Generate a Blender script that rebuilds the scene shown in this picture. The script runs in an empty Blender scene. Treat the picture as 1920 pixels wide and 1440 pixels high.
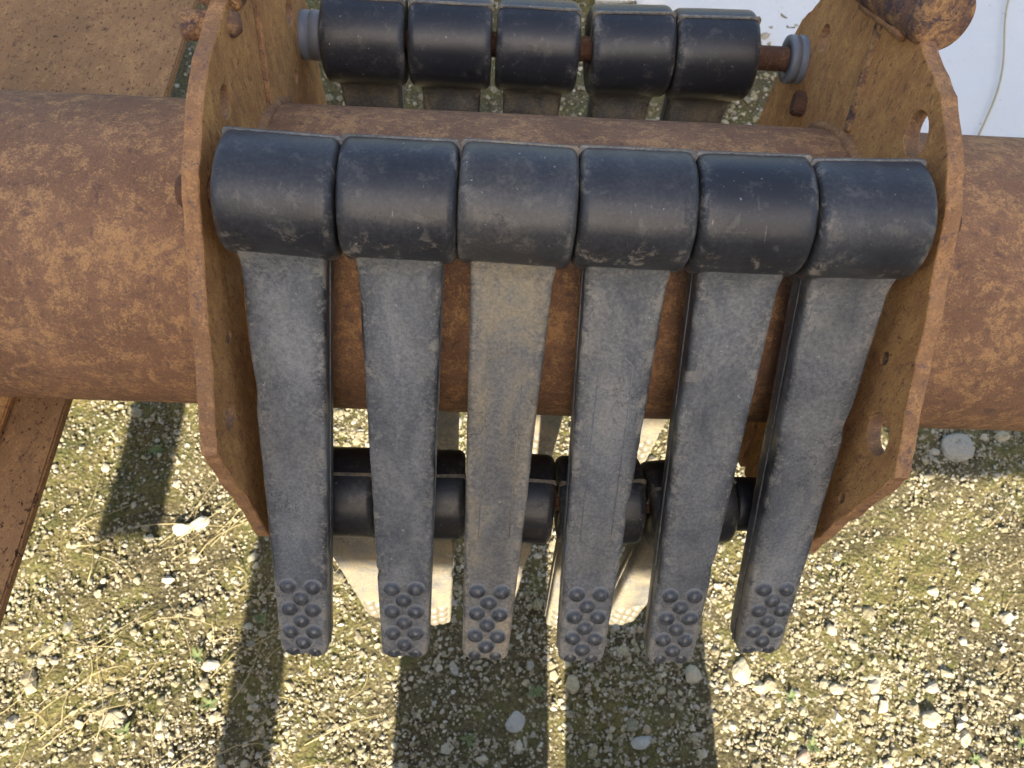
import bpy, bmesh, math, random
import numpy as np
from mathutils import Matrix, Vector

random.seed(7); rng = np.random.default_rng(7)
K = 0.42                      # metres between the two side plates; the layout below is in that unit
sc = bpy.context.scene
col = sc.collection

# ------------------------------------------------------------------ camera
cam = bpy.data.cameras.new('camera'); cam_o = bpy.data.objects.new('camera', cam); col.objects.link(cam_o)
right = Vector((0.99853, 0.01231, 0.04930)); up = Vector((-0.0350, 0.8671, 0.4973)); fwd = Vector((0.0366, 0.4987, -0.8660))
right = Vector((0.9986, 0.0123, 0.0490)).normalized()
fwd = fwd.normalized(); up = right.cross(fwd).normalized(); right = fwd.cross(up).normalized()
m = Matrix((right, up, -fwd)).transposed().to_4x4()
m.translation = Vector((-0.1199, -0.9873, 1.2628)) * K
cam_o.matrix_world = m
cam.sensor_width = 36; cam.lens = 28.8
cam.clip_start = 0.02; cam.clip_end = 600
cam.dof.use_dof = True; cam.dof.focus_distance = 1.27 * K; cam.dof.aperture_fstop = 19
sc.camera = cam_o

# ------------------------------------------------------------------ light
SUN_EL, SUN_ROT = math.radians(33), math.radians(180)     # low sun straight behind the photographer
w = bpy.data.worlds.new('World'); sc.world = w; w.use_nodes = True
nt = w.node_tree; bg = nt.nodes['Background']
sky = nt.nodes.new('ShaderNodeTexSky'); sky.sky_type = 'NISHITA'; sky.sun_disc = False
sky.sun_elevation = SUN_EL; sky.sun_rotation = SUN_ROT; sky.air_density = 1.0; sky.dust_density = 4.0; sky.ozone_density = 0.6
nt.links.new(sky.outputs[0], bg.inputs[0]); bg.inputs[1].default_value = 0.105
sl = bpy.data.lights.new('sun', 'SUN'); sl.energy = 5.0; sl.angle = math.radians(0.53); sl.color = (1.0, 0.92, 0.77)
so = bpy.data.objects.new('sun', sl); col.objects.link(so)
so.rotation_euler = (math.radians(90) - SUN_EL, 0, 0)    # light travels to +Y and down
sc.view_settings.view_transform = 'Standard'; sc.view_settings.look = 'None'
sc.view_settings.exposure = 1.78; sc.view_settings.gamma = 1.0

# ------------------------------------------------------------------ node helpers
class N:
    def __init__(s, name, rough=0.8, spec=0.3):
        s.m = bpy.data.materials.new(name); s.m.use_nodes = True; s.t = s.m.node_tree
        s.b = s.t.nodes['Principled BSDF']; s.b.inputs['Roughness'].default_value = rough
        s.b.inputs['Specular IOR Level'].default_value = spec
        s.tc = s.t.nodes.new('ShaderNodeTexCoord')
    def n(s, kind, **kw):
        x = s.t.nodes.new(kind)
        for k, v in kw.items(): setattr(x, k, v)
        return x
    def put(s, sock, v):
        if hasattr(v, 'is_output') or isinstance(v, bpy.types.NodeSocket): s.t.links.new(v, sock)
        else: sock.default_value = v
    def coords(s, scale=(1, 1, 1), world=False):
        mp = s.n('ShaderNodeMapping'); mp.inputs['Scale'].default_value = scale
        if world:
            g = s.n('ShaderNodeNewGeometry'); s.t.links.new(g.outputs['Position'], mp.inputs[0]); return mp.outputs[0]
        oi = s.n('ShaderNodeObjectInfo'); mu = s.n('ShaderNodeMath', operation='MULTIPLY'); s.t.links.new(oi.outputs['Random'], mu.inputs[0]); mu.inputs[1].default_value = 37.0
        ad = s.n('ShaderNodeVectorMath', operation='ADD'); s.t.links.new(s.tc.outputs['Object'], ad.inputs[0]); s.t.links.new(mu.outputs[0], ad.inputs[1])
        s.t.links.new(ad.outputs[0], mp.inputs[0]); return mp.outputs[0]
    def noise(s, v, scale, detail=6, rough=0.6, dist=0.0):
        x = s.n('ShaderNodeTexNoise'); s.t.links.new(v, x.inputs['Vector'])
        x.inputs['Scale'].default_value = scale; x.inputs['Detail'].default_value = detail
        x.inputs['Roughness'].default_value = rough; x.inputs['Distortion'].default_value = dist
        return x.outputs['Fac']
    def vor(s, v, scale, feature='F1'):
        x = s.n('ShaderNodeTexVoronoi', feature=feature); s.t.links.new(v, x.inputs['Vector']); x.inputs['Scale'].default_value = scale
        return x.outputs['Distance']
    def ramp(s, f, lo, hi):
        x = s.n('ShaderNodeMapRange', interpolation_type='SMOOTHSTEP'); s.put(x.inputs[0], f)
        x.inputs[1].default_value = lo; x.inputs[2].default_value = hi; return x.outputs[0]
    def math(s, op, a, b=0.0, clamp=False):
        x = s.n('ShaderNodeMath', operation=op, use_clamp=clamp); s.put(x.inputs[0], a); s.put(x.inputs[1], b); return x.outputs[0]
    def mix(s, f, a, b):
        x = s.n('ShaderNodeMix', data_type='RGBA'); s.put(x.inputs[0], f)
        for i, c in ((6, a), (7, b)):
            if isinstance(c, tuple): x.inputs[i].default_value = (*c, 1)
            else: s.t.links.new(c, x.inputs[i])
        return x.outputs[2]
    def attr(s, name, kind='GEOMETRY'):
        x = s.n('ShaderNodeAttribute', attribute_type=kind, attribute_name=name); return x
    def bump(s, h, strength, dist):
        x = s.n('ShaderNodeBump'); x.inputs['Strength'].default_value = strength; x.inputs['Distance'].default_value = dist
        s.put(x.inputs['Height'], h)
        s.t.links.new(x.outputs[0], s.b.inputs['Normal'])
    def out(s, c=None, rough=None):
        if c is not None: s.put(s.b.inputs['Base Color'], c if not isinstance(c, tuple) else (*c, 1))
        if rough is not None: s.put(s.b.inputs['Roughness'], rough)
        return s.m

def rust(name, base, orange, pale, dark, stretch=(1, 1, 1), o_lo=.5, o_hi=.62, d_amt=.6, scale=1.0, fleck=1.0, d_lo=.58, f_lo=.66):
    a = N(name, .85, .22); v = a.coords(stretch)
    big = a.noise(v, 7 * scale, 5, .62); mid = a.noise(v, 48 * scale, 9, .74, .5); fine = a.noise(v, 230 * scale, 6, .75)
    grain = a.noise(v, 800, 4, .75); blot = a.noise(v, 22 * scale, 8, .7, .8)
    sel = a.math('ADD', a.math('MULTIPLY', a.math('SUBTRACT', big, .5), .14), a.math('ADD', a.math('MULTIPLY', blot, .28), a.math('ADD', a.math('MULTIPLY', mid, .38), a.math('MULTIPLY', fine, .34))))
    c = a.mix(a.ramp(big, .3, .7), tuple(x * .80 for x in base), tuple(x * 1.08 for x in base))
    c = a.mix(a.math('MULTIPLY', a.ramp(grain, .45, .8), .5), c, orange)
    c = a.mix(a.math('MULTIPLY', a.ramp(sel, o_lo, o_hi), .9), c, a.mix(a.ramp(grain, .3, .7), tuple(x * .82 for x in orange), tuple(x * 1.12 for x in orange)))
    c = a.mix(a.math('MULTIPLY', a.ramp(fine, .55, .72), a.math('MULTIPLY', a.ramp(blot, .48, .62), .8)), c, pale)
    dk = a.math('MULTIPLY', a.ramp(a.math('ADD', a.math('MULTIPLY', a.noise(v, 60 * scale, 8, .74, .6), .7), a.math('MULTIPLY', fine, .3)), d_lo, d_lo + .07), d_amt)
    c = a.mix(dk, c, dark)
    fl = a.math('MULTIPLY', a.ramp(a.noise(v, 170 * scale, 4, .65), f_lo, f_lo + .04), fleck)
    c = a.mix(fl, c, tuple(x * .6 for x in dark))
    c = a.mix(a.math('MULTIPLY', a.ramp(grain, .48, .3), .35), c, tuple(x * .5 for x in base))
    h = a.math('ADD', a.math('MULTIPLY', fine, .6), a.math('ADD', a.math('MULTIPLY', mid, .6), a.math('MULTIPLY', grain, .3)))
    a.bump(h, .9, .0030)
    return a.out(c, a.math('ADD', a.math('MULTIPLY', fine, .25), .62))

M = {}
M['rust_pipe'] = rust('rusty_pipe_steel', (.285, .158, .098), (.56, .325, .150), (.66, .46, .26), (.125, .083, .078), (1, 1, 1), .480, .570, .65, 2.2, .5, .530, .65)
M['rust_plate'] = rust('rusty_plate_steel', (.50, .245, .095), (.70, .385, .140), (.74, .49, .23), (.210, .105, .072), (1, 1.5, .8), .45, .57, .7, 1.7, .9, .53, .62)
M['rust_edge'] = rust('rusty_cut_edge', (.36, .195, .100), (.56, .31, .140), (.64, .43, .22), (.120, .085, .105), (1, 1, 1), .47, .57, .7, 2.0, .5, .525, .63)
M['rust_beam'] = rust('rusty_beam_steel', (.32, .175, .080), (.46, .258, .105), (.54, .34, .16), (.095, .048, .034), (1, .62, 1), .49, .59, .7, 1.6, 1.0, .54, .60)
M['rust_rod'] = rust('rusty_round_bar', (.17, .096, .070), (.46, .265, .115), (.58, .38, .19), (.075, .055, .064), (1, 1, 1), .47, .54, .95, 1.0, .6, .495)
M['rust_dark'] = rust('dark_rusty_pin', (.13, .070, .048), (.26, .140, .070), (.36, .22, .11), (.065, .040, .034), (1, 1, 1), .51, .60, .6, 1.4, .5, .55)

def rubber(name):
    a = N(name, .5, .45); v = a.coords()
    dust = a.attr('dust', 'OBJECT').outputs['Fac']; tan = a.attr('tan', 'OBJECT').outputs['Fac']
    edge = a.attr('edge').outputs['Fac']; low = a.attr('low').outputs['Fac']; side = a.attr('side').outputs['Fac']
    big = a.noise(v, 11, 4, .55); mid = a.noise(v, 60, 9, .74, .5); fine = a.noise(v, 420, 6, .78); hair = a.noise(a.coords((1, 1, .10)), 420, 4, .65)
    smear = a.noise(a.coords((1, 1, .45)), 30, 8, .72, .6)
    blk = a.mix(big, (.013, .014, .018), (.024, .027, .035))
    fsel = a.ramp(a.math('ADD', fine, a.math('MULTIPLY', a.math('SUBTRACT', smear, .5), .7)), .26, .78)
    gry = a.mix(fsel, (.090, .103, .120), (.232, .242, .250))
    tn = a.mix(fsel, (.145, .122, .085), (.290, .245, .165))
    tsel = a.math('MULTIPLY', tan, a.math('ADD', .62, a.math('MULTIPLY', a.ramp(smear, .42, .60), .9)), True)
    dcol = a.mix(tsel, gry, tn)
    var = a.math('ADD', a.math('MULTIPLY', a.math('SUBTRACT', big, .5), 1.5), a.math('MULTIPLY', a.math('SUBTRACT', smear, .5), .8))
    amt = a.math('ADD', a.math('ADD', dust, a.math('MULTIPLY', a.math('MULTIPLY', edge, tan), .5)), a.math('MULTIPLY', var, a.math('ADD', .18, dust)))
    amt = a.math('SUBTRACT', amt, a.math('MULTIPLY', a.math('MULTIPLY', side, a.ramp(a.math('ADD', a.math('MULTIPLY', big, .6), a.math('MULTIPLY', mid, .4)), .42, .54)), 1.0))
    amt = a.math('ADD', amt, a.math('MULTIPLY', a.math('SUBTRACT', fine, .5), .30), True)
    c = a.mix(amt, blk, dcol)
    # rubbed, chalky edges, broken into short runs
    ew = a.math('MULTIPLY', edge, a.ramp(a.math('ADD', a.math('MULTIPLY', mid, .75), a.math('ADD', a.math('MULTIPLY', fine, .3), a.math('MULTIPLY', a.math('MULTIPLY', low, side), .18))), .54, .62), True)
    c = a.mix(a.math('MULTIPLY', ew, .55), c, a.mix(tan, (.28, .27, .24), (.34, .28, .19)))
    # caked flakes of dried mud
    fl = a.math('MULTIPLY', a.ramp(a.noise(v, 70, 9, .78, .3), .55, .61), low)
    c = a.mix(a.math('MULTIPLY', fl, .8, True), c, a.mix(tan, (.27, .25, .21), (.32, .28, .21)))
    sp = a.ramp(a.noise(v, 260, 2, .5), .735, .76)
    c = a.mix(a.math('MULTIPLY', sp, .5), c, (.36, .37, .37))
    scr = a.math('MULTIPLY', a.ramp(hair, .66, .70), a.ramp(mid, .45, .6))
    c = a.mix(a.math('MULTIPLY', scr, .35), c, (.30, .30, .29))
    crk = a.math('MULTIPLY', a.ramp(a.math('ABSOLUTE', a.math('SUBTRACT', a.noise(v, 22, 7, .68, .4), .5)), .006, .0015), a.ramp(a.noise(v, 17, 2, .5), .56, .62))
    c = a.mix(a.math('MULTIPLY', crk, .75), c, (.010, .011, .013))
    scuff = a.math('MULTIPLY', a.ramp(a.noise(v, 26, 7, .7, .4), .64, .69), a.ramp(fine, .25, .55))
    c = a.mix(a.math('MULTIPLY', scuff, .65), c, (.030, .034, .042))
    h = a.math('SUBTRACT', a.math('ADD', a.math('MULTIPLY', fine, .3), a.math('ADD', a.math('MULTIPLY', mid, .6), a.math('MULTIPLY', hair, .2))), a.math('MULTIPLY', crk, .5))
    a.bump(h, .34, .0014)
    r = a.math('ADD', .34, a.math('MULTIPLY', amt, .45), True)
    return a.out(c, r)
M['rubber'] = rubber('dusty_black_rubber')
def stud_mat():
    a = N('rubber_stud', .38, .5); v = a.coords()
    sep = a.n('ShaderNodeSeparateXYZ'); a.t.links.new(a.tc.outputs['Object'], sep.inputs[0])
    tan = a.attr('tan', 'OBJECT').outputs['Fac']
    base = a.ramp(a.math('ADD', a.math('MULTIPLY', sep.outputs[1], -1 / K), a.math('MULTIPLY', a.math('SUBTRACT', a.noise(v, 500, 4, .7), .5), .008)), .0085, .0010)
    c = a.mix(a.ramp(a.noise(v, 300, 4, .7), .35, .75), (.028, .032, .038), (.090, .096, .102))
    c = a.mix(base, c, (.23, .225, .21))  # pale foot ring: dust, widened to stand in for bounce light
    c = a.mix(a.math('MULTIPLY', tan, .85), c, (.20, .168, .115))
    return a.out(c, a.math('ADD', .34, a.math('MULTIPLY', base, .4)))
M['stud'] = stud_mat()
def plain(name, c, rough=.6, spec=.4, var=.15, scale=60, bump=.0004):
    a = N(name, rough, spec); v = a.coords(); n = a.noise(v, scale, 5, .65)
    cc = a.mix(n, tuple(x * (1 - var) for x in c), tuple(min(1, x * (1 + var)) for x in c)); a.bump(n, .3, bump); return a.out(cc)
M['grey_plastic'] = plain('grey_plastic', (.17, .185, .215), .45, .45, .18, 90)
M['zinc'] = plain('zinc', (.5, .5, .5), .35, .5, .3, 200); M['zinc'].node_tree.nodes['Principled BSDF'].inputs['Metallic'].default_value = .9
M['straw'] = plain('dry_straw', (.38, .31, .16), .7, .3, .35, 25)
M['weed'] = plain('weed_leaf', (.12, .15, .055), .7, .3, .4, 120)
M['wood'] = plain('blocker_board', (.22, .17, .11), .8, .3, .3, 20)
def sheet_mat():
    a = N('white_plastic_sheet', .45, .4); v = a.coords(world=True)
    n = a.noise(v, 3.5, 6, .6); d = a.ramp(a.noise(v, 26, 7, .7), .60, .72); sp = a.ramp(a.noise(v, 55, 3, .6), .70, .74)
    c = a.mix(n, (.575, .570, .545), (.66, .65, .62)); c = a.mix(a.math('MULTIPLY', d, .28), c, (.36, .33, .27)); c = a.mix(a.math('MULTIPLY', sp, .6), c, (.22, .19, .13))
    a.bump(a.noise(v, 9, 7, .6, 1.0), .6, .010); return a.out(c)
M['sheet'] = sheet_mat()
def ground_mat():
    a = N('mossy_gravel_soil', .95, .15); v = a.coords(world=True)
    big = a.noise(v, 4.5, 5, .6, .3); mid = a.noise(v, 28, 7, .7); fine = a.noise(v, 170, 6, .72); grit = a.vor(v, 150)
    c = a.mix(a.ramp(fine, .3, .7), (.050, .040, .020), (.165, .136, .070))
    moss = a.math('MULTIPLY', a.ramp(a.math('ADD', a.math('MULTIPLY', big, .6), a.math('MULTIPLY', mid, .45)), .47, .58), a.ramp(fine, .3, .6))
    c = a.mix(a.math('MULTIPLY', moss, .75), c, a.mix(a.ramp(mid, .4, .65), (.215, .176, .062), (.120, .128, .034)))
    c = a.mix(a.math('MULTIPLY', a.ramp(grit, .42, .2), a.ramp(a.noise(v, 90, 2, .5), .48, .58)), c, (.31, .265, .175))
    h = a.math('ADD', a.math('MULTIPLY', fine, .8), a.math('ADD', a.math('MULTIPLY', a.math('SUBTRACT', 1.0, grit), .5), mid))
    a.bump(h, .9, .006); return a.out(c)
M['ground'] = ground_mat()
def stone_mat():
    a = N('pale_stone', .85, .25); v = a.coords(world=True)
    cc = a.attr('col').outputs['Color']; n = a.noise(v, 260, 5, .7)
    c = a.mix(a.ramp(n, .3, .75), cc, a.mix(.5, cc, (.60, .52, .37)))
    c = a.mix(a.math('MULTIPLY', a.ramp(a.noise(v, 60, 4, .65), .58, .68), .6), c, (.13, .115, .05))
    a.bump(n, .5, .0012); return a.out(c)
M['stone'] = stone_mat()

# ------------------------------------------------------------------ mesh helpers (all sizes in plate spacings, scaled to metres here)
def mesh(name, verts, faces, mats, smooth=True, attrs=None, fmat=None):
    me = bpy.data.meshes.new(name); me.from_pydata([tuple(K * x for x in v) for v in verts], [], [tuple(f) for f in faces])
    for mm in (mats if isinstance(mats, (list, tuple)) else [mats]): me.materials.append(mm)
    if smooth: me.polygons.foreach_set('use_smooth', [True] * len(me.polygons))
    if fmat is not None: me.polygons.foreach_set('material_index', fmat)
    for k, vals in (attrs or {}).items():
        at = me.attributes.new(k, 'FLOAT', 'POINT'); at.data.foreach_set('value', vals)
    me.update(); return me
def link(name, me, parent=None, loc=None, rot=None, mw=None):
    o = bpy.data.objects.new(name, me); col.objects.link(o); o.parent = parent
    if loc is not None: o.location = Vector(loc) * K
    if rot is not None: o.rotation_euler = rot
    if mw is not None: o.matrix_local = mw
    return o
def tag(o, label=None, cat=None, group=None, kind=None):
    if label: o['label'] = label
    if cat: o['category'] = cat
    if group: o['group'] = group
    if kind: o['kind'] = kind
    return o
def fix_normals(me):
    bm = bmesh.new(); bm.from_mesh(me); bmesh.ops.recalc_face_normals(bm, faces=bm.faces); bm.to_mesh(me); bm.free(); return me
def lathe_x(profile, seg=48, axis='X', jitter=0.0, closed=False):
    """profile: list of (x, r); revolved about X."""
    vs, fs = [], []
    for i, (x, r) in enumerate(profile):
        for k in range(seg):
            a = 2 * math.pi * k / seg; rr = r * (1 + (random.uniform(-jitter, jitter) if jitter else 0))
            vs.append((x, rr * math.cos(a), rr * math.sin(a)))
    n = len(profile)
    for i in range(n - 1 + (1 if closed else 0)):
        for k in range(seg):
            a, b = i * seg + k, i * seg + (k + 1) % seg; i2 = (i + 1) % n
            fs.append((a, b, i2 * seg + (k + 1) % seg, i2 * seg + k))
    if not closed:
        fs.append(tuple(range(seg - 1, -1, -1))); fs.append(tuple((n - 1) * seg + k for k in range(seg)))
    return vs, fs
def vnoise(p, s=1.0, seed=0):
    from mathutils import noise
    return noise.noise(Vector((p[0] * s + seed, p[1] * s - seed * .7, p[2] * s + seed * 1.3)))
def tube(pts, r, seg=6, taper=False):
    vs, fs = [], []; n = len(pts); pts = [Vector(p) for p in pts]
    for i, p in enumerate(pts):
        t = (pts[min(i + 1, n - 1)] - pts[max(i - 1, 0)]).normalized()
        a = t.cross(Vector((0, 0, 1))); a = a.normalized() if a.length > 1e-4 else Vector((1, 0, 0)); b = t.cross(a)
        rr = r * (1 - .6 * i / (n - 1)) if taper else r
        for k in range(seg):
            q = p + a * rr * math.cos(2 * math.pi * k / seg) + b * rr * math.sin(2 * math.pi * k / seg); vs.append(tuple(q))
    for i in range(n - 1):
        for k in range(seg): fs.append((i * seg + k, i * seg + (k + 1) % seg, (i + 1) * seg + (k + 1) % seg, (i + 1) * seg + k))
    fs.append(tuple(range(seg - 1, -1, -1))); fs.append(tuple((n - 1) * seg + k for k in range(seg)))
    return vs, fs
def box_v(x0, x1, y0, y1, z0, z1):
    v = [(x, y, z) for x in (x0, x1) for y in (y0, y1) for z in (z0, z1)]
    return v, [(0, 1, 3, 2), (4, 6, 7, 5), (0, 4, 5, 1), (2, 3, 7, 6), (0, 2, 6, 4), (1, 5, 7, 3)]

GZ = -2.0                                    # ground level
# pins of the four flail rows (y, z)
P_F, P_R, P_B, P_G = (-.1984, .3943), (.3943, .1984), (-.3943, -.1984), (.1984, -.3943)
RP, RH = .2834, .0845

# ------------------------------------------------------------------ ground
def hfun(X, Y):
    h = .020 * np.sin(X * 2.3 + 1.1) * np.cos(Y * 2.9 - .4) + .012 * np.sin(X * 6.1 + Y * 4.3) + .007 * np.sin(X * 13 - Y * 17 + 2)
    return h * np.exp(-((X / 9) ** 2 + (Y / 9) ** 2))
def axis(n, inner, outer):
    t = np.linspace(-1, 1, n); return np.sign(t) * (inner * np.abs(t) / .82 * (np.abs(t) <= .82) + (np.abs(t) > .82) * (inner + (outer - inner) * ((np.abs(t) - .82) / .18).clip(0) ** 3))
ax = axis(330, 4.0, 260); ay = axis(330, 3.4, 260) + 1.6
GX, GY = np.meshgrid(ax, ay, indexing='ij')
fineh = rng.normal(0, 1, GX.shape); fineh = (fineh + np.roll(fineh, 1, 0) + np.roll(fineh, 1, 1) + np.roll(fineh, -1, 0) + np.roll(fineh, -1, 1)) / 5
near = np.exp(-((GX / 5) ** 4 + ((GY - 1.6) / 5) ** 4))
GH = GZ + hfun(GX, GY) + fineh * .012 * near
n = len(ax); idx = np.arange(n * n).reshape(n, n)
q = np.stack([idx[:-1, :-1], idx[1:, :-1], idx[1:, 1:], idx[:-1, 1:]], -1).reshape(-1, 4)
def fast_mesh(name, V, Fc, mat, colr=None, smooth=True):
    me = bpy.data.meshes.new(name); me.vertices.add(len(V)); me.vertices.foreach_set('co', (V * K).astype(np.float32).ravel())
    k = Fc.shape[1]; me.loops.add(Fc.size); me.loops.foreach_set('vertex_index', Fc.astype(np.int32).ravel())
    me.polygons.add(len(Fc)); me.polygons.foreach_set('loop_start', np.arange(0, Fc.size, k, dtype=np.int32))
    me.polygons.foreach_set('use_smooth', np.full(len(Fc), smooth)); me.materials.append(mat)
    if colr is not None:
        at = me.attributes.new('col', 'FLOAT_COLOR', 'POINT'); at.data.foreach_set('color', colr.astype(np.float32).ravel())
    me.update(calc_edges=True); me.validate(); return me
g = link('ground', fast_mesh('ground', np.stack([GX, GY, GH], -1).reshape(-1, 3), q, M['ground'])); tag(g, 'mossy soil strewn with pale gravel under the rusty rotor', kind='structure')

def ico(sub):
    bm = bmesh.new(); bmesh.ops.create_icosphere(bm, subdivisions=sub, radius=1.0)
    V = np.array([v.co[:] for v in bm.verts]); Fc = np.array([[v.index for v in f.verts] for f in bm.faces]); bm.free(); return V, Fc
ICO = {1: ico(1), 2: ico(2), 3: ico(3)}
PAL = np.array([(.40, .345, .21), (.34, .295, .17), (.26, .225, .13), (.45, .41, .29), (.34, .32, .26), (.20, .17, .09), (.50, .46, .36), (.28, .215, .125), (.16, .135, .07), (.24, .21, .10)])
def pebbles(N_, xr, yr, rmean, rsig, sub, sink, dens=None, pal=PAL):
    V0, F0 = ICO[sub]; nv = len(V0)
    x = rng.uniform(*xr, N_); y = rng.uniform(*yr, N_)
    if dens is not None:
        keep = rng.uniform(0, 1, N_) < dens(x, y); x, y = x[keep], y[keep]
    N_ = len(x); r = np.clip(rng.lognormal(math.log(rmean), rsig, N_), rmean * .45, rmean * 2.6)
    V = V0[None] * (1 + rng.normal(0, .24 if sub == 1 else .10, (N_, nv, 1)))
    sc3 = np.stack([rng.uniform(.8, 1.35, N_), rng.uniform(.65, 1.0, N_), rng.uniform(.45, .85, N_)], -1)
    V = V * (sc3 * r[:, None])[:, None, :]
    a = rng.uniform(0, 6.28, N_); b = rng.normal(0, .35, N_)
    ca, sa, cb, sb = np.cos(a), np.sin(a), np.cos(b), np.sin(b)
    vx, vy, vz = V[..., 0], V[..., 1], V[..., 2]
    vx, vz = vx * cb[:, None] - vz * sb[:, None], vx * sb[:, None] + vz * cb[:, None]
    vx, vy = vx * ca[:, None] - vy * sa[:, None], vx * sa[:, None] + vy * ca[:, None]
    z = GZ + hfun(x, y) + r * sink
    V = np.stack([vx + x[:, None], vy + y[:, None], vz + z[:, None]], -1).reshape(-1, 3)
    Fc = (F0[None] + (np.arange(N_) * nv)[:, None, None]).reshape(-1, 3)
    c = pal[rng.integers(0, len(pal), N_)] * rng.uniform(.55, .92, (N_, 1)); c = np.concatenate([c, np.ones((N_, 1))], 1)
    return V, Fc, np.repeat(c, nv, 0)
def join(L):
    off = 0; Vs, Fs, Cs = [], [], []
    for V, Fc, C in L: Vs.append(V); Fs.append(Fc + off); Cs.append(C); off += len(V)
    return np.concatenate(Vs), np.concatenate(Fs), np.concatenate(Cs)
def mossmask(x, y): return (1 - .75 * np.exp(-((x - 1.65) / .75) ** 2 - ((y - .18) / .34) ** 2)) * (.5 + .5 * np.sin(x * 1.7 + 1.3 * np.sin(y * 2.1) + .6) * np.cos(y * 1.9 + np.sin(x * 1.3)))
dens_s = lambda x, y: .30 + .70 * mossmask(x, y)
dens_m = lambda x, y: .15 + .85 * mossmask(x, y) ** 1.4
parts = [pebbles(82000, (-2.1, 2.4), (-1.05, 1.3), .0050, .42, 1, .2, dens_s),
         pebbles(16000, (-3.4, 3.6), (1.3, 4.4), .0095, .42, 1, .2, dens_s),
         pebbles(8000, (-2.1, 2.4), (-1.05, 1.3), .0095, .34, 1, .12, dens_m),
         pebbles(1300, (-2.1, 2.4), (-1.05, 1.3), .0160, .30, 2, .05, dens_m),
         pebbles(2200, (-3.4, 3.6), (1.3, 4.4), .0180, .34, 2, .1, dens_m)]
V, Fc, C = join(parts)
tag(link('gravel', fast_mesh('gravel', V, Fc, M['stone'], C, False)), 'fine cream and grey gravel scattered over mossy soil', 'gravel', kind='stuff')

def stone(px, py, r, label, c, seed, flat=.6, rot=0.0):
    V0, F0 = ICO[3]; rs = np.random.default_rng(seed); V = V0.copy()
    for _ in range(12):                          # knock flats into the ball
        d = rs.normal(0, 1, 3); d /= np.linalg.norm(d); t = rs.uniform(.42, .78); k = V @ d
        V = V - np.outer(np.clip(k - t, 0, None) * .85, d)
    V *= np.array([rs.uniform(.9, 1.3), rs.uniform(.75, 1.0), flat]) * r
    V += rs.normal(0, .016 * r, V.shape); V *= .82
    cr, sr = math.cos(rot), math.sin(rot); V = np.stack([V[:, 0] * cr - V[:, 1] * sr, V[:, 0] * sr + V[:, 1] * cr, V[:, 2]], -1)
    C = np.tile(np.array([*[.8 * q_ for q_ in c], 1.0]), (len(V), 1))
    o = link('stone', fast_mesh('stone', V, F0, M['stone'], C, False), loc=(px, py, float(GZ + hfun(np.array(px), np.array(py))) + r * flat * .12))
    tag(o, label, 'stone', 'larger stones lying on the gravel'); return o
cream, grey_, pink = (.42, .36, .25), (.33, .32, .28), (.42, .28, .21)
stone(-1.42, -.575, .062, 'flat cream stone below the straws, at the lower left of the ground', cream, 1, .4, .3)
stone(1.455, -.475, .046, 'white angular stone casting a dark shadow, lower right of the ground', (.48, .43, .34), 2, .8, .8)
stone(1.625, -.515, .055, 'rough cream stone right of the white angular one', cream, 3, .7, .2)
stone(2.03, .62, .115, 'big grey lumpy rock in the shade under the pipe at right', grey_, 4, .6, .4)
stone(1.30, -.19, .042, 'rounded pale stone right of the rightmost front flail tip', cream, 5, .75)
stone(.92, -.36, .062, 'broad cream stone at the shadow edge right of the fifth front flail tip', cream, 6, .6, 1.0)
stone(1.28, -.42, .034, 'small cream pebble left of the white angular stone', cream, 7, .75)
stone(-1.20, .42, .060, 'pale boulder-shaped stone just left of the left plate', (.42, .36, .26), 8, .75, .5)
stone(-1.33, .16, .045, 'left one of two round stones touching, in the narrow shadow', (.50, .46, .38), 9, .8)
stone(-1.26, .18, .052, 'right one of two round stones touching, left of the left plate', (.46, .44, .38), 10, .8, .7)
stone(-1.10, .30, .050, 'white stone beside the lower corner of the left plate', (.44, .39, .30), 11, .7)
stone(-1.34, -.05, .034, 'small white stone in the left sunlit ground, shadow on its upper left', (.48, .45, .38), 12, .8)
stone(.52, -.62, .052, 'angular white stone in the wide right shadow at the bottom', (.42, .41, .38), 13, .8, .4)
stone(.05, -.55, .050, 'grey white flat stone in the wide left shadow at the bottom', (.38, .38, .35), 14, .6, .9)
stone(-.92, .13, .040, 'white pebble by the tip of the leftmost front flail', (.44, .42, .37), 15, .8)
stone(2.25, -.60, .05, 'pale stone at the lower right corner of the ground', cream, 16, .7)
stone(1.12, -.66, .040, 'pink tinted pebble at the bottom, right of the wide shadow', pink, 17, .7)
stone(1.78, -.02, .040, 'half buried cream pebble in the moss at right', cream, 18, .6)
stone(2.05, -.12, .045, 'pale pebble in the mossy ground near the right border', (.44, .4, .32), 19, .6)
stone(-.55, .95, .07, 'mossy rock seen between the two leftmost front flails', (.34, .33, .24), 20, .7, .3)

# dry straws and weeds
vs, fs = [], []
for i in range(130):
    if i < 80: x, y, L = random.uniform(-1.8, -.7), random.uniform(-.8, .2), random.uniform(.08, .38)
    else: x, y, L = random.uniform(-2, 2.2), random.uniform(-.8, 2.6), random.uniform(.06, .28)
    a = random.gauss(.6, .7); bend = random.gauss(0, .9); pts = []
    for k in range(6):
        pts.append((x, y, GZ + float(hfun(np.array(x), np.array(y))) + .022 + .012 * math.sin(k * 1.2 + i)))
        x += L / 5 * math.cos(a); y += L / 5 * math.sin(a); a += bend / 5
    v_, f_ = tube(pts, random.uniform(.0012, .0025), 4, True); o_ = len(vs); vs += v_; fs += [tuple(o_ + k for k in f) for f in f_]
tag(link('dry_straw', mesh('dry_straw', vs, fs, M['straw'])), 'thin dry straws and stalks lying loose on the gravel', 'straw', kind='stuff')
vs, fs = [], []
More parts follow.
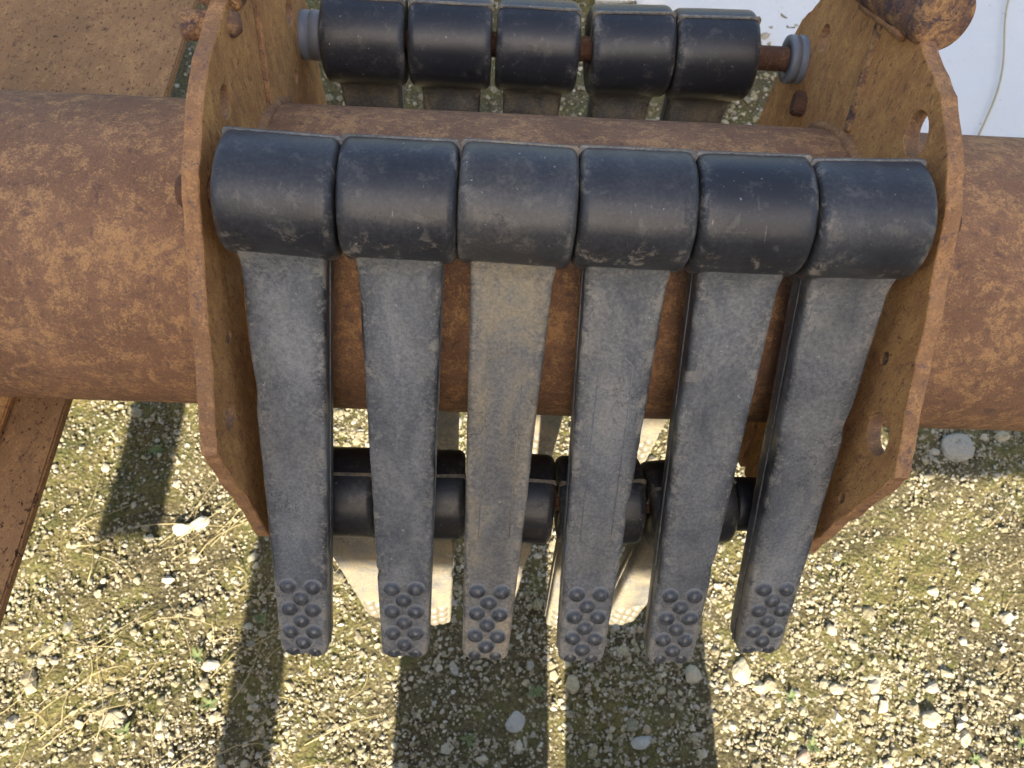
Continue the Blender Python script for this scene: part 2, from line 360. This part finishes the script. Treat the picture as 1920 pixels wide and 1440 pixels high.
for (x, y) in [(-1.08, -.52), (-1.16, -.35), (-.95, -.20), (1.15, -.62), (1.75, -.66), (1.95, -.6), (1.6, -.72), (.28, -.30), (-.12, -.62), (-1.35, -.62), (2.15, -.35), (.12, -.45), (.75, 2.6), (-.6, 2.4), (.2, 2.6), (1.2, 2.5), (1.1, -.45), (-1.5, .5)]:
    for k in range(11):
        a = k * 2.4 + random.random(); L = random.uniform(.018, .042); wd = L * .16; z = GZ + float(hfun(np.array(x), np.array(y))) + .016
        dx, dy = math.cos(a), math.sin(a); o_ = len(vs)
        vs += [(x - dy * wd * .4, y + dx * wd * .4, z), (x + dy * wd * .4, y - dx * wd * .4, z), (x + dx * L * .55 + dy * wd, y + dy * L * .55 - dx * wd, z + L * .4), (x + dx * L, y + dy * L, z + L * .38), (x + dx * L * .55 - dy * wd, y + dy * L * .55 + dx * wd, z + L * .42)]
        fs += [(o_, o_ + 1, o_ + 2, o_ + 4), (o_ + 4, o_ + 2, o_ + 3)]
tag(link('small_weeds', mesh('small_weeds', vs, fs, M['weed'])), 'tiny green weed rosettes dotted over the gravel', 'weeds', kind='stuff')

# white plastic sheet on the ground behind, upper right
outl = [(.20, 4.2), (.22, 3.78), (.62, 3.66), (1.05, 3.52), (1.40, 3.44), (1.60, 3.25), (1.62, 2.85), (1.70, 2.35), (1.80, 1.85), (2.4, 1.72), (3.4, 1.62), (4.6, 1.7), (5.2, 4), (4.8, 7), (2, 7.6), (-.3, 6.6)]
bm = bmesh.new()
NX, NY = 90, 90
from mathutils.geometry import intersect_point_tri_2d
def inside(x, y):
    c = False; j = len(outl) - 1
    for i in range(len(outl)):
        xi, yi = outl[i]; xj, yj = outl[j]
        if (yi > y) != (yj > y) and x < (xj - xi) * (y - yi) / (yj - yi) + xi: c = not c
        j = i
    return c
gv = {}
for i in range(NX):
    for j in range(NY):
        x = -.5 + 6.0 * i / (NX - 1); y = 1.5 + 6.3 * j / (NY - 1)
        xx = x + .03 * vnoise((x, y, 0), 3); yy = y + .03 * vnoise((x, y, 5), 3)
        z = GZ + .045 + .05 * vnoise((x * .5, y * .8, 2), 1.3) + .012 * vnoise((x, y, 3), 4)
        if inside(x, y): gv[i, j] = bm.verts.new((xx * K, yy * K, z * K))
for (i, j) in list(gv):
    if all(k in gv for k in ((i + 1, j), (i + 1, j + 1), (i, j + 1))): bm.faces.new((gv[i, j], gv[i + 1, j], gv[i + 1, j + 1], gv[i, j + 1]))
for v_ in [v_ for v_ in bm.verts if not v_.link_faces]: bm.verts.remove(v_)
ext = bmesh.ops.extrude_face_region(bm, geom=bm.faces[:])
for e in ext['geom']:
    if isinstance(e, bmesh.types.BMVert): e.co.z -= .05 * K
bmesh.ops.recalc_face_normals(bm, faces=bm.faces)
me = bpy.data.meshes.new('white_sheet'); bm.to_mesh(me); bm.free(); me.materials.append(M['sheet']); me.polygons.foreach_set('use_smooth', [True] * len(me.polygons))
tag(link('plastic_sheet', me), 'white plastic sheet spread on the ground behind the pipe, upper right', 'sheet')
pts = [(2.62 + .70 * t + .05 * math.sin(t * 5), 2.55 + 1.55 * t - .10 * t * t, GZ + .075 + .05 * vnoise(((2.62 + .7 * t) * .5, (2.55 + 1.5 * t) * .8, 2), 1.3)) for t in [k / 24 for k in range(25)]]
v_, f_ = tube(pts, .0055, 6); tag(link('dry_stalk', mesh('dry_stalk', v_, f_, M['straw'])), 'single long dry stalk lying across the white sheet', 'stalk')

# ------------------------------------------------------------------ rotor
rotor = bpy.data.objects.new('flail_rotor', None); col.objects.link(rotor); rotor.location = (0, 0, 0)
tag(rotor, 'rusty steel rotor pipe with two drilled side plates carrying rows of rubber flails', 'rotor')
def pipe_profile(x0, x1, n, r):
    return [(x0 + (x1 - x0) * i / n, r) for i in range(n + 1)]
v_, f_ = lathe_x(pipe_profile(-3.2, 3.2, 120, RP), 96)
v_ = [(x, y * (1 + .004 * vnoise((x, y, z), 5)), z * (1 + .004 * vnoise((x, y, z), 5))) for x, y, z in v_]
link('pipe', mesh('pipe', v_, f_, M['rust_pipe']), rotor)

OUT = [(.08, .502), (-.07, .507), (-.15, .484), (-.215, .450), (-.267, .397), (-.33, .330), (-.41, .240), (-.487, .160), (-.486, .06), (-.479, -.08), (-.480, -.21), (-.461, -.245), (-.416, -.318), (-.25, -.46),
       (-.08, -.502), (.07, -.507), (.15, -.484), (.215, -.450), (.267, -.397), (.33, -.330), (.41, -.240), (.487, -.160), (.486, -.06), (.478, .04), (.472, .10), (.476, .186), (.462, .235), (.418, .315), (.25, .462)]
def resample(pts, step):
    out = []
    for i in range(len(pts)):
        a, b = Vector(pts[i]), Vector(pts[(i + 1) % len(pts)]); k = max(1, int((b - a).length / step))
        out += [tuple(a.lerp(b, t / k)) for t in range(k)]
    return out
def rough(pts, amp, seed):
    out = []
    for y, z in pts:
        r = math.hypot(y, z); d = amp * (vnoise((y, z, seed), 14) + .6 * vnoise((y, z, seed + 9), 45)); out.append((y * (1 + d / r), z * (1 + d / r)))
    return out
sa = math.atan2(.427, .172)                         # angle of the seam between the two plate halves
def half(front):
    a0, a1 = (sa, sa + math.pi) if front else (sa + math.pi, sa + 2 * math.pi)
    full = resample(OUT, .007); sel = []
    for y, z in full:
        a = math.atan2(z, y)
        while a < a0: a += 2 * math.pi
        if a0 + .012 < a < a1 - .012: sel.append((a, y, z))
    sel.sort(); pts = [(y, z) for _, y, z in sel]
    arc = []
    for k in range(49):
        a = a1 - .010 - (a1 - a0 - .020) * k / 48; arc.append(((RP + .001) * math.cos(a), (RP + .001) * math.sin(a)))
    r0 = .478
    return pts + [(r0 * math.cos(a1 - .010), r0 * math.sin(a1 - .010))] * 0 + arc
def plate_mesh(name, outline, holes, t, mat_face, mat_edge):
    cu = bpy.data.curves.new(name, 'CURVE'); cu.dimensions = '2D'; cu.fill_mode = 'BOTH'; cu.extrude = t / 2 * K - .0012; cu.bevel_depth = .0012; cu.bevel_resolution = 1
    def spl(pts):
        s = cu.splines.new('POLY'); s.points.add(len(pts) - 1)
        for q_, (y, z) in zip(s.points, pts): q_.co = (y * K, z * K, 0, 1)
        s.use_cyclic_u = True
    spl(outline)
    for (hy, hz, ry, rz) in holes: spl([(hy + ry * math.cos(k * math.pi / 12), hz + rz * math.sin(k * math.pi / 12)) for k in range(24)])
    o = bpy.data.objects.new(name, cu); col.objects.link(o); bpy.context.view_layer.update()
    me = bpy.data.meshes.new_from_object(o.evaluated_get(bpy.context.evaluated_depsgraph_get())); bpy.data.objects.remove(o); bpy.data.curves.remove(cu)
    me.transform(Matrix(((0, 0, 1, 0), (1, 0, 0, 0), (0, 1, 0, 0), (0, 0, 0, 1))))       # curve x,y,z -> world Y,Z,X
    me.materials.clear(); me.materials.append(mat_face); me.materials.append(mat_edge); me.update()
    me.polygons.foreach_set('material_index', [0 if abs(pl.normal.x) > .9 else 1 for pl in me.polygons])
    me.polygons.foreach_set('use_smooth', [False] * len(me.polygons)); return me
T = .024
for side, nm in ((-1, 'left'), (1, 'right')):
    pl = bpy.data.objects.new('side_plate', None); col.objects.link(pl); pl.parent = rotor; pl.location = (side * .5 * K, 0, 0)
    pl['label'] = 'rusty many-sided end plate at the %s end of the flails' % nm
    if side > 0:
        hf = [(-.067, .437, .036, .036), (-.409, .143, .036, .038), (-.314, .214, .012, .015), (-.452, -.018, .010, .014), (-.1984, .3943, .026, .026)]
        hr = [(.337, .291, .026, .028), (.3943, .1984, .026, .026)]
    else:
        hf = [(-.060, .430, .026, .026), (-.413, .139, .025, .026), (-.320, .218, .013, .014), (-.1984, .3943, .026, .026)]
        hr = [(.337, .291, .026, .028), (.292, .182, .015, .016), (.3943, .1984, .026, .026)]
    link('front_half', plate_mesh('front_half', rough(half(True), .0052, 3 + side), hf, T, M['rust_plate'], M['rust_edge']), pl, loc=(side * T / 2, 0, 0))
    link('rear_half', plate_mesh('rear_half', rough(half(False), .0052, 5 + side), hr, T, M['rust_plate'], M['rust_edge']), pl, loc=(side * (T / 2 - .007), 0, 0))
    # weld fillets round the pipe, inside and outside
    for s2, nm2 in ((0, 'weld_bead'), (1, 'weld_bead')):
        vs, fs = [], []; segs, rs = 150, 8; x0 = (0 if s2 == 0 else side * T)
        for i in range(segs):
            a = 2 * math.pi * i / segs; rr = .0125 * (1 + .35 * vnoise((math.cos(a) * 6, math.sin(a) * 6, s2 + side), 2.2))
            for k in range(rs):
                b = 2 * math.pi * k / rs; R_ = RP + .002 + rr * math.cos(b); vs.append((x0 + rr * math.sin(b), R_ * math.cos(a), R_ * math.sin(a)))
        for i in range(segs):
            for k in range(rs): fs.append((i * rs + k, i * rs + (k + 1) % rs, ((i + 1) % segs) * rs + (k + 1) % rs, ((i + 1) % segs) * rs + k))
        link(nm2, mesh(nm2, vs, fs, M['rust_edge']), pl)
    if side > 0:                                      # proud weld along the seam of the right plate
        pts = [(.0045, math.cos(sa) * r_, math.sin(sa) * r_) for r_ in np.linspace(.30, .475, 30)]
        v_, f_ = tube(pts, .0135, 8); v_ = [(x, y + .004 * vnoise((x, y, z), 60), z) for x, y, z in v_]
        link('seam_weld', mesh('seam_weld', v_, f_, M['rust_rod']), pl)
        bm = bmesh.new(); bmesh.ops.create_cone(bm, cap_ends=True, segments=6, radius1=.026 * K, radius2=.026 * K, depth=.034 * K)
        bmesh.ops.bevel(bm, geom=bm.edges[:], offset=.0016, segments=2, affect='EDGES'); me = bpy.data.meshes.new('hex_bolt'); bm.to_mesh(me); bm.free(); me.materials.append(M['rust_dark'])
        link('hex_bolt', me, pl, loc=(-.010, .305, .166), rot=(.2, math.pi / 2, 0))
        for hy, hz in ((-.314, .212), (-.452, -.021)):
            v_, f_ = lathe_x([(.012, .0001), (.010, .007), (.020, .011)], 12); link('zinc_screw', mesh('zinc_screw', v_, f_, M['zinc']), pl, loc=(0, hy, hz))
    # round bars welded on the plate's top edge
    def bar(p0, p1, r, nm3, seed):
        p0, p1 = Vector(p0), Vector(p1); L = (p1 - p0).length
        prof = [(0, r * .30), (.0003, r * .70), (.0010, r * .88), (.0034, r * .95), (.0085, r * .99), (.016, r), (.024, r)] + [(.024 + (L - .048) * k / 14, r) for k in range(1, 15)] + [(L - .010, r * .95), (L, r * .6)]
        v_, f_ = lathe_x(prof, 36); v_ = [(x, y * (1 + .014 * vnoise((x, y, z), 30, seed)), z * (1 + .014 * vnoise((x, y, z), 30, seed))) for x, y, z in v_]
        rot = Vector((1, 0, 0)).rotation_difference((p1 - p0).normalized()).to_matrix().to_4x4(); rot.translation = p0 * K
        return link(nm3, mesh(nm3, v_, f_, M['rust_rod']), pl, mw=rot)
    if side > 0:
        bar((.030, .058, .534), (-.036, .30, .474), .047, 'round_bar', 1)
        pts = [(-.006 - .022 * t, .085 + .12 * t, .490 - .034 * t) for t in np.linspace(0, 1, 16)]
        v_, f_ = tube(pts, .011, 8); v_ = [(x + .003 * vnoise((x, y, z), 70), y, z + .004 * vnoise((x, y, z), 50)) for x, y, z in v_]; link('bar_weld', mesh('bar_weld', v_, f_, M['rust_edge']), pl)
    else:
        bar((-.016, .074, .514), (-.004, .30, .500), .042, 'round_bar', 2)
        bar((-.066, .026, .487), (.012, .056, .474), .0205, 'short_peg', 3)

# pins and bushings
for (y, z) in (P_F, P_R, P_B, P_G):
    v_, f_ = lathe_x([(-.545, .020), (-.54, .0235), (-.3, .0235), (0, .0236), (.3, .0235), (.54, .0235), (.545, .020)], 24)
    link('hinge_pin', mesh('hinge_pin', v_, f_, M['rust_dark']), rotor, loc=(0, y, z))
def bushing(x0, x1, y, z, r, lab, mt=None):
    L = x1 - x0; g_ = .0012
    v_, f_ = lathe_x([(0, .025), (0, r * .97), (.004, r), (L * .5 - .002, r), (L * .5 - .001, r - g_ * 2), (L * .5 + .001, r - g_ * 2), (L * .5 + .002, r), (L - .004, r), (L, r * .97), (L, .025)], 48, closed=True)
    o = link('bushing', fix_normals(mesh('bushing', v_, f_, mt or M['grey_plastic'])), rotor, loc=(x0, y, z)); o['label'] = lab
bushing(-.498, -.4535, *P_R, .046, 'grey plastic spacer ring at the left end of the rear pin')
bushing(.462, .4985, *P_R, .046, 'grey plastic spacer ring at the right end of the rear pin')
bushing(.368, .4985, *P_B, .052, 'dark spacer at the right end of the lower pin', M['rubber'])

# ------------------------------------------------------------------ rubber flails
HW, LEN = .0792, .872
def arm_width(s):                                   # half width along the arm, s = distance below the pivot
    t = (s - .07) / (LEN - .07); return .0595 - .0170 * t
def arm_thick(s):
    t = (s - .07) / (LEN - .07); return .037 - .006 * t
def hub_mesh():
    prof = []
    RC = .0145
    for k in range(9):
        a = math.pi / 2 * (1 - k / 8); prof.append((-HW + RC - RC * math.sin(a), RH - RC + RC * math.cos(a)))
    prof += [(-HW + RC + (2 * HW - 2 * RC) * k / 8, RH) for k in range(1, 8)]
    prof += [(-x, r) for x, r in reversed(prof[:9])]
    prof = [(-HW + .004, .025)] + [(-HW, RH - RC - .012)] + prof + [(HW, RH - RC - .012), (HW - .004, .025)]
    v_, f_ = lathe_x(prof, 64, closed=True)
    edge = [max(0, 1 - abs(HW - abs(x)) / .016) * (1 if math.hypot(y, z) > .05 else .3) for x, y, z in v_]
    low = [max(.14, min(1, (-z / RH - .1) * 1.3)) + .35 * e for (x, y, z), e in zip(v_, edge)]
    v_ = [(x, y * (1 + .012 * vnoise((x, y, z), 14)), z * (1 + .012 * vnoise((x, y, z), 14))) for x, y, z in v_]
    return fix_normals(mesh('hub', v_, f_, M['rubber'], True, dict(edge=edge, low=low)))
def arm_mesh(seed=0, nicks=()):
    vs, fs, ed, lo, sd_ = [], [], [], [], []; RB = .0075
    S = [.058 + (LEN - .058) * (i / 96) for i in range(97)]
    rings = []
    for s in S:
        hw, ht = arm_width(s), arm_thick(s)
        if s < .11: k = (s - .058) / .052; f = (1 - k) ** 2; hw += .0025 * f; ht += .020 * f          # swell into the hub
        cut = 0.0
        dt = LEN - s
        if dt < .034: u_ = 1 - dt / .034; q_ = 1 - math.sqrt(max(0, 1 - u_ * u_)); hw -= .026 * q_; ht -= .017 * q_
        rings.append((s, hw, ht))
    # section: rounded rectangle
    sec = []
    for cx, cy, a0 in ((1, 1, 0), (-1, 1, 90), (-1, -1, 180), (1, -1, 270)):
        for k in range(5): a = math.radians(a0 + 22.5 * k); sec.append((cx, cy, math.cos(a), math.sin(a)))
    full = []
    for i in range(20):
        full.append(sec[i] + (0,))
        if i % 5 == 4:
            A, B_ = sec[i], sec[(i + 1) % 20]
            for j in range(1, 6): full.append((A, B_, j / 6))
    def pt(e, hw, ht):
        if len(e) == 5: cx, cy, ca, sa_, _ = e; return (cx * (hw - RB) + RB * ca, cy * (ht - RB) + RB * sa_, 1.0)
        A, B_, t = e; a = pt(A + (0,), hw, ht); b = pt(B_ + (0,), hw, ht); return (a[0] * (1 - t) + b[0] * t, a[1] * (1 - t) + b[1] * t, .35 if t in (1 / 6, 5 / 6) else 0.0)
    m_ = len(full)
    for s, hw, ht in rings:
        for e in full:
            x, y, ee = pt(e, hw, ht); zz = -s
            if LEN - s < .03: zz += .006 * math.exp(-(x / .010) ** 2) * (1 - (LEN - s) / .03)        # notch in the middle of the tip
            ed_noise = .0006 * vnoise((seed, y * 2, s * 3), 9) + .0007 * vnoise((x * 8, seed, s * 9), 11)
            for ns, sd, dep, wid in nicks:
                if x * sd > 0: ed_noise -= sd * dep * math.exp(-((s - ns) / wid) ** 2) * (abs(x) / hw) ** 4 * (1.0 if y < .01 else .4)
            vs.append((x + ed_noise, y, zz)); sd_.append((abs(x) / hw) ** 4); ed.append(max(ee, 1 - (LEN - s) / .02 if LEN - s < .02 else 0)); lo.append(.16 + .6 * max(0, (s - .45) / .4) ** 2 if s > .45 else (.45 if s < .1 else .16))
    for i in range(len(rings) - 1):
        for k in range(m_): fs.append((i * m_ + k, i * m_ + (k + 1) % m_, (i + 1) * m_ + (k + 1) % m_, (i + 1) * m_ + k))
    fs.append(tuple(range(m_))); fs.append(tuple((len(rings) - 1) * m_ + k for k in range(m_)))
    return fix_normals(mesh('arm', vs, fs, M['rubber'], True, dict(edge=ed, low=lo, side=sd_)))
def seam_mesh():                                    # parting line of the mould: a thin fin in the middle plane
    e = .0026; pts = []
    for s in np.linspace(LEN - .02, .085, 16): pts.append((arm_width(s) + e * .55, -s))
    pts += [(HW - .010, -.070), (HW + .0005, -.060), (HW + .0005, RH + e - .004), (HW - .003, RH + e)]
    pts = pts + [(-x, z) for x, z in reversed(pts)]
    vs = [(x, -.0028, z) for x, z in pts] + [(x, .0028, z) for x, z in pts]; n_ = len(pts)
    fs = [tuple(range(n_)), tuple(range(2 * n_ - 1, n_ - 1, -1))] + [(i, (i + 1) % n_, n_ + (i + 1) % n_, n_ + i) for i in range(n_)]
    return fix_normals(mesh('mould_seam', vs, fs, M['rubber'], False, dict(edge=[.8] * len(vs), low=[.3] * len(vs))))
def stud_mesh():
    vs, fs = [], []; seg = 14; prof = [(.0185, .0010), (.0166, -.0012), (.0152, -.0048), (.0126, -.0086), (.0090, -.0112), (.0046, -.0126)]
    for r, y in prof:
        for k in range(seg): a = 2 * math.pi * k / seg; vs.append((r * math.cos(a), y, r * math.sin(a) * .95))
    for i in range(len(prof) - 1):
        for k in range(seg): fs.append((i * seg + k, i * seg + (k + 1) % seg, (i + 1) * seg + (k + 1) % seg, (i + 1) * seg + k))
    vs.append((0, -.0131, 0)); fs += [((len(prof) - 1) * seg + k, (len(prof) - 1) * seg + (k + 1) % seg, len(vs) - 1) for k in range(seg)]
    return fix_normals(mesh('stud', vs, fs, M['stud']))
def frame_mesh():                                   # faint raised panel outline moulded on the face
    vs, fs = [], []; loop = [(-.012, -.215), (.012, -.215), (.026, -.228), (.026, -.565), (.012, -.578), (-.012, -.578), (-.026, -.565), (-.026, -.228)]
    for i in range(8):
        (x0, z0), (x1, z1) = loop[i], loop[(i + 1) % 8]
        y0, y1 = -arm_thick(-z0), -arm_thick(-z1)
        v_, f_ = tube([(x0, y0 + .0002, z0), (x1, y1 + .0002, z1)], .0011, 5); o_ = len(vs); vs += v_; fs += [tuple(o_ + k for k in f) for f in f_]
    return mesh('raised_outline', vs, fs, M['rubber'], True, dict(edge=[.9] * len(vs), low=[.2] * len(vs)))
HUB, SEAM, STUD, FRAME = hub_mesh(), seam_mesh(), stud_mesh(), frame_mesh()
ARMS = [arm_mesh(1, [(.29, -1, .004, .03)]), arm_mesh(2, [(.655, -1, .013, .006), (.40, 1, .003, .02)]), arm_mesh(3, [(.36, 1, .003, .05)]), arm_mesh(4, [(.5, 1, .003, .03)]), arm_mesh(5, [(.62, 1, .003, .02)]), arm_mesh(6, [(.33, 1, .006, .022)])]
STUDS = []
for r_, d in enumerate((.024, .051, .078, .105, .132, .159, .186)):
    for x in ((-.0195, .0195) if r_ % 2 == 0 else (0.0,)): STUDS.append((x * (1 + .5 * d), d))
def flail(x, pin, psi, swing, label, group, dust, tan, studs=True, twist=0.0, frame=False, hubdust=None, arm=None):
    o = bpy.data.objects.new('rubber_flail', None); col.objects.link(o); tag(o, label, 'rubber flail', group)
    o.location = Vector((x, pin[0], pin[1])) * K
    o.matrix_world = Matrix.Translation(Vector((x, pin[0], pin[1])) * K) @ Matrix.Rotation(math.radians(psi + 90), 4, 'X') @ Matrix.Rotation(math.radians(swing), 4, 'Y') @ Matrix.Rotation(math.radians(twist), 4, 'Z')
    h = link('hub', HUB, o); a = link('arm', arm or random.choice(ARMS), o); s = link('mould_seam', SEAM, o)
    for q_, dd in ((h, hubdust if hubdust is not None else dust * .35), (a, dust), (s, dust * .7)): q_['dust'] = float(dd); q_['tan'] = float(tan)
    h['tan'] = float(tan) * .5
    if studs:
        for sx, d in STUDS:
            s_ = LEN - d; jx, jz = random.uniform(-.0008, .0008), random.uniform(-.0008, .0008)
            yb = -arm_thick(s_) + .0005 + (.0095 if d < .03 else 0)
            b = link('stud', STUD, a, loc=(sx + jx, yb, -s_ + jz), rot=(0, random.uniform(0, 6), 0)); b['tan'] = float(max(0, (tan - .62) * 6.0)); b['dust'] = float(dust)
    if frame:
        f_ = link('raised_outline', FRAME, a); f_['dust'] = .8; f_['tan'] = float(tan)
    return o
GF = 'front row of rubber flails'
W_ = .1604
FR = [(-121.3, 2.0, .74, .10, 'leftmost front rubber flail, next to the left plate'),
      (-121.2, .35, .72, .12, 'second front rubber flail from the left plate'),
      (-121.3, 1.05, .84, .62, 'sandy, dustiest front flail, third from the left plate'),
      (-121.4, -.2, .78, .22, 'fourth front rubber flail from the left plate, with faint moulded outline'),
      (-121.2, -.8, .72, .15, 'fifth front rubber flail, second from the right plate'),
      (-119.2, -1.9, .72, .14, 'rightmost front rubber flail, slanting beside the right plate')]
for k, (psi, sw, du, ta, lab) in enumerate(FR):
    flail((k - 2.5) * W_, P_F, psi, sw, lab, GF, du, ta, True, random.uniform(-1, 1), k in (2, 3), hubdust=(.06, .05, .10, .08, .06, .05)[k], arm=ARMS[k])
GR = 'rear row of rubber flails'
for x, sw, tw, lab in ((-.368, 0, 0, 'leftmost rear rubber flail beside the grey spacer ring'), (-.2035, 0, 0, 'second rear rubber flail from the left, behind the pipe'), (-.0362, .4, 0, 'middle rear rubber flail behind the pipe'),
                       (.145, -.3, 3, 'fourth rear rubber flail, touching the rightmost rear one'), (.307, -.2, 2, 'rightmost rear rubber flail, bare pin beside it')):
    flail(x, P_R, -90, sw, lab, GR, .70, .62, False, tw, hubdust=.0)
GB = 'lower row of rubber flails under the pipe'
for i, x in enumerate((-.387, -.223, -.058, .109, .277)):
    flail(x, P_B, -90 + (.6, -.4, .3, -.2, .5)[i], (-1.2, .3, .5, -1.0, -.5)[i], ('leftmost', 'second from left', 'middle', 'fourth from left', 'rightmost')[i] + ' cream dusted flail of the lower row, under the pipe', GB, .95, .78, True, (0, 2, -2, 3, 8)[i], hubdust=.0)
GG = 'hidden far row of rubber flails behind the pipe'
for k in range(6):
    flail((k - 2.5) * W_, P_G, -90, (.3, -.4, .2, 0, -.3, .2)[k], ('leftmost', 'second from left', 'third from left', 'third from right', 'second from right', 'rightmost')[k] + ' far flail, its cream tip showing just below the pipe', GG, .95, .78, True)

# ------------------------------------------------------------------ frame beam at left, under the pipe
beam = bpy.data.objects.new('frame_beam', None); col.objects.link(beam); beam.location = Vector((-1.5, 0, -.42)) * K
tag(beam, 'wide flat rusty steel beam passing under the pipe at left', 'beam')
def bevbox(name, x0, x1, y0, y1, z0, z1, mat, parent, bev=.004):
    bm = bmesh.new(); v_, f_ = box_v(x0, x1, y0, y1, z0, z1); vv = [bm.verts.new(Vector(p_) * K) for p_ in v_]
    for f in f_: bm.faces.new([vv[k] for k in f])
    bmesh.ops.recalc_face_normals(bm, faces=bm.faces); bmesh.ops.bevel(bm, geom=bm.edges[:], offset=bev * K, segments=2, affect='EDGES')
    me = bpy.data.meshes.new(name); bm.to_mesh(me); bm.free(); me.materials.append(mat)
    o = link(name, me, parent); return o
bevbox('top_flange', -.9, .478, -1.15, 2.4, .045, .070, M['rust_beam'], beam)
bevbox('cover_strip', -.9, .368, -1.15, .25, .0712, .088, M['rust_plate'], beam)
bevbox('web', -.30, -.275, -1.14, 2.39, -.30, .044, M['rust_beam'], beam)

# ------------------------------------------------------------------ behind the photographer: an added, unseen shed shades the rotor, its opening lets low sun through
te = math.tan(SUN_EL)
def zp(y, y0): return (y - y0) * te                 # height above ground that throws its shadow to y on the ground
sh = bpy.data.objects.new('sun_block_wall', None); col.objects.link(sh); sh.location = Vector((0, -9, GZ)) * K
tag(sh, 'added, unseen shed wall with a wide opening behind the photographer', 'sun_blocker')
bevbox('upper_blocker', -6.5, 6.8, -.06, .06, zp(1.85, -9), zp(6.2, -9), M['wood'], sh)
bevbox('lower_blocker', -9, 9.3, -.06, .06, .01, zp(-.95, -9), M['wood'], sh)  # added to shade the outlying ground and cut its bounce
bevbox('end_blocker', -9, -2.35, -.055, .055, zp(-.95, -9) + .004, zp(1.85, -9) - .004, M['wood'], sh)
bevbox('end_blocker', 2.65, 9.3, -.055, .055, zp(-.95, -9) + .004, zp(1.85, -9) - .004, M['wood'], sh)
for x in (-3.8, 4.0): bevbox('blocker_post', x - .08, x + .08, -.2, -.065, .01, zp(6.2, -9), M['wood'], sh)
ga = bpy.data.objects.new('shadow_rail', None); col.objects.link(ga); ga.location = Vector((0, -2.6, GZ)) * K  # added and unseen; its hanging pieces are cut to cast ground strips
tag(ga, 'added, unseen rail on posts behind the photographer with boards hanging from it', 'shade_rail')
zr = zp(2.0, -2.6)
bevbox('shade_rail', -4.4, 4.6, -.05, .05, zr, zr + .14, M['wood'], ga)
for x in (-4.3, 4.5): bevbox('blocker_post', x - .06, x + .06, -.16, -.055, .01, zr + .2, M['wood'], ga)
bevbox('shadow_board', 1.72, 3.0, .055, .09, zp(.44, -2.6), zr + .1, M['wood'], ga)
bevbox('shadow_strap', -1.66, -1.42, .055, .075, zp(.02, -2.6), zr + .1, M['wood'], ga)
bevbox('shadow_prop', -1.02, -.83, .055, .12, .01, zr + .1, M['rust_beam'], ga)
for x0, x1 in ((-.395, .172), (.235, .79)):  # added boxes, unseen, sized to cast the two wide ground shadows
    c_ = bpy.data.objects.new('shadow_block', None); col.objects.link(c_); c_.location = Vector(((x0 + x1) / 2, -1.5, GZ)) * K
    tag(c_, 'added, unseen bin behind the photographer, casting the %s wide ground shadow' % ('left' if x0 < 0 else 'right'), 'bin', 'added shadow blocks behind the photographer')
    hw_ = (x1 - x0) / 2; top = zp(.30, -1.5)
    bevbox('shadow_box_body', -hw_, hw_, -.3, 0, 0.02, top - .06, M['wood'], c_); bevbox('shadow_box_lid', -hw_ - .002, hw_ + .002, -.31, .01, top - .058, top, M['rust_beam'], c_)
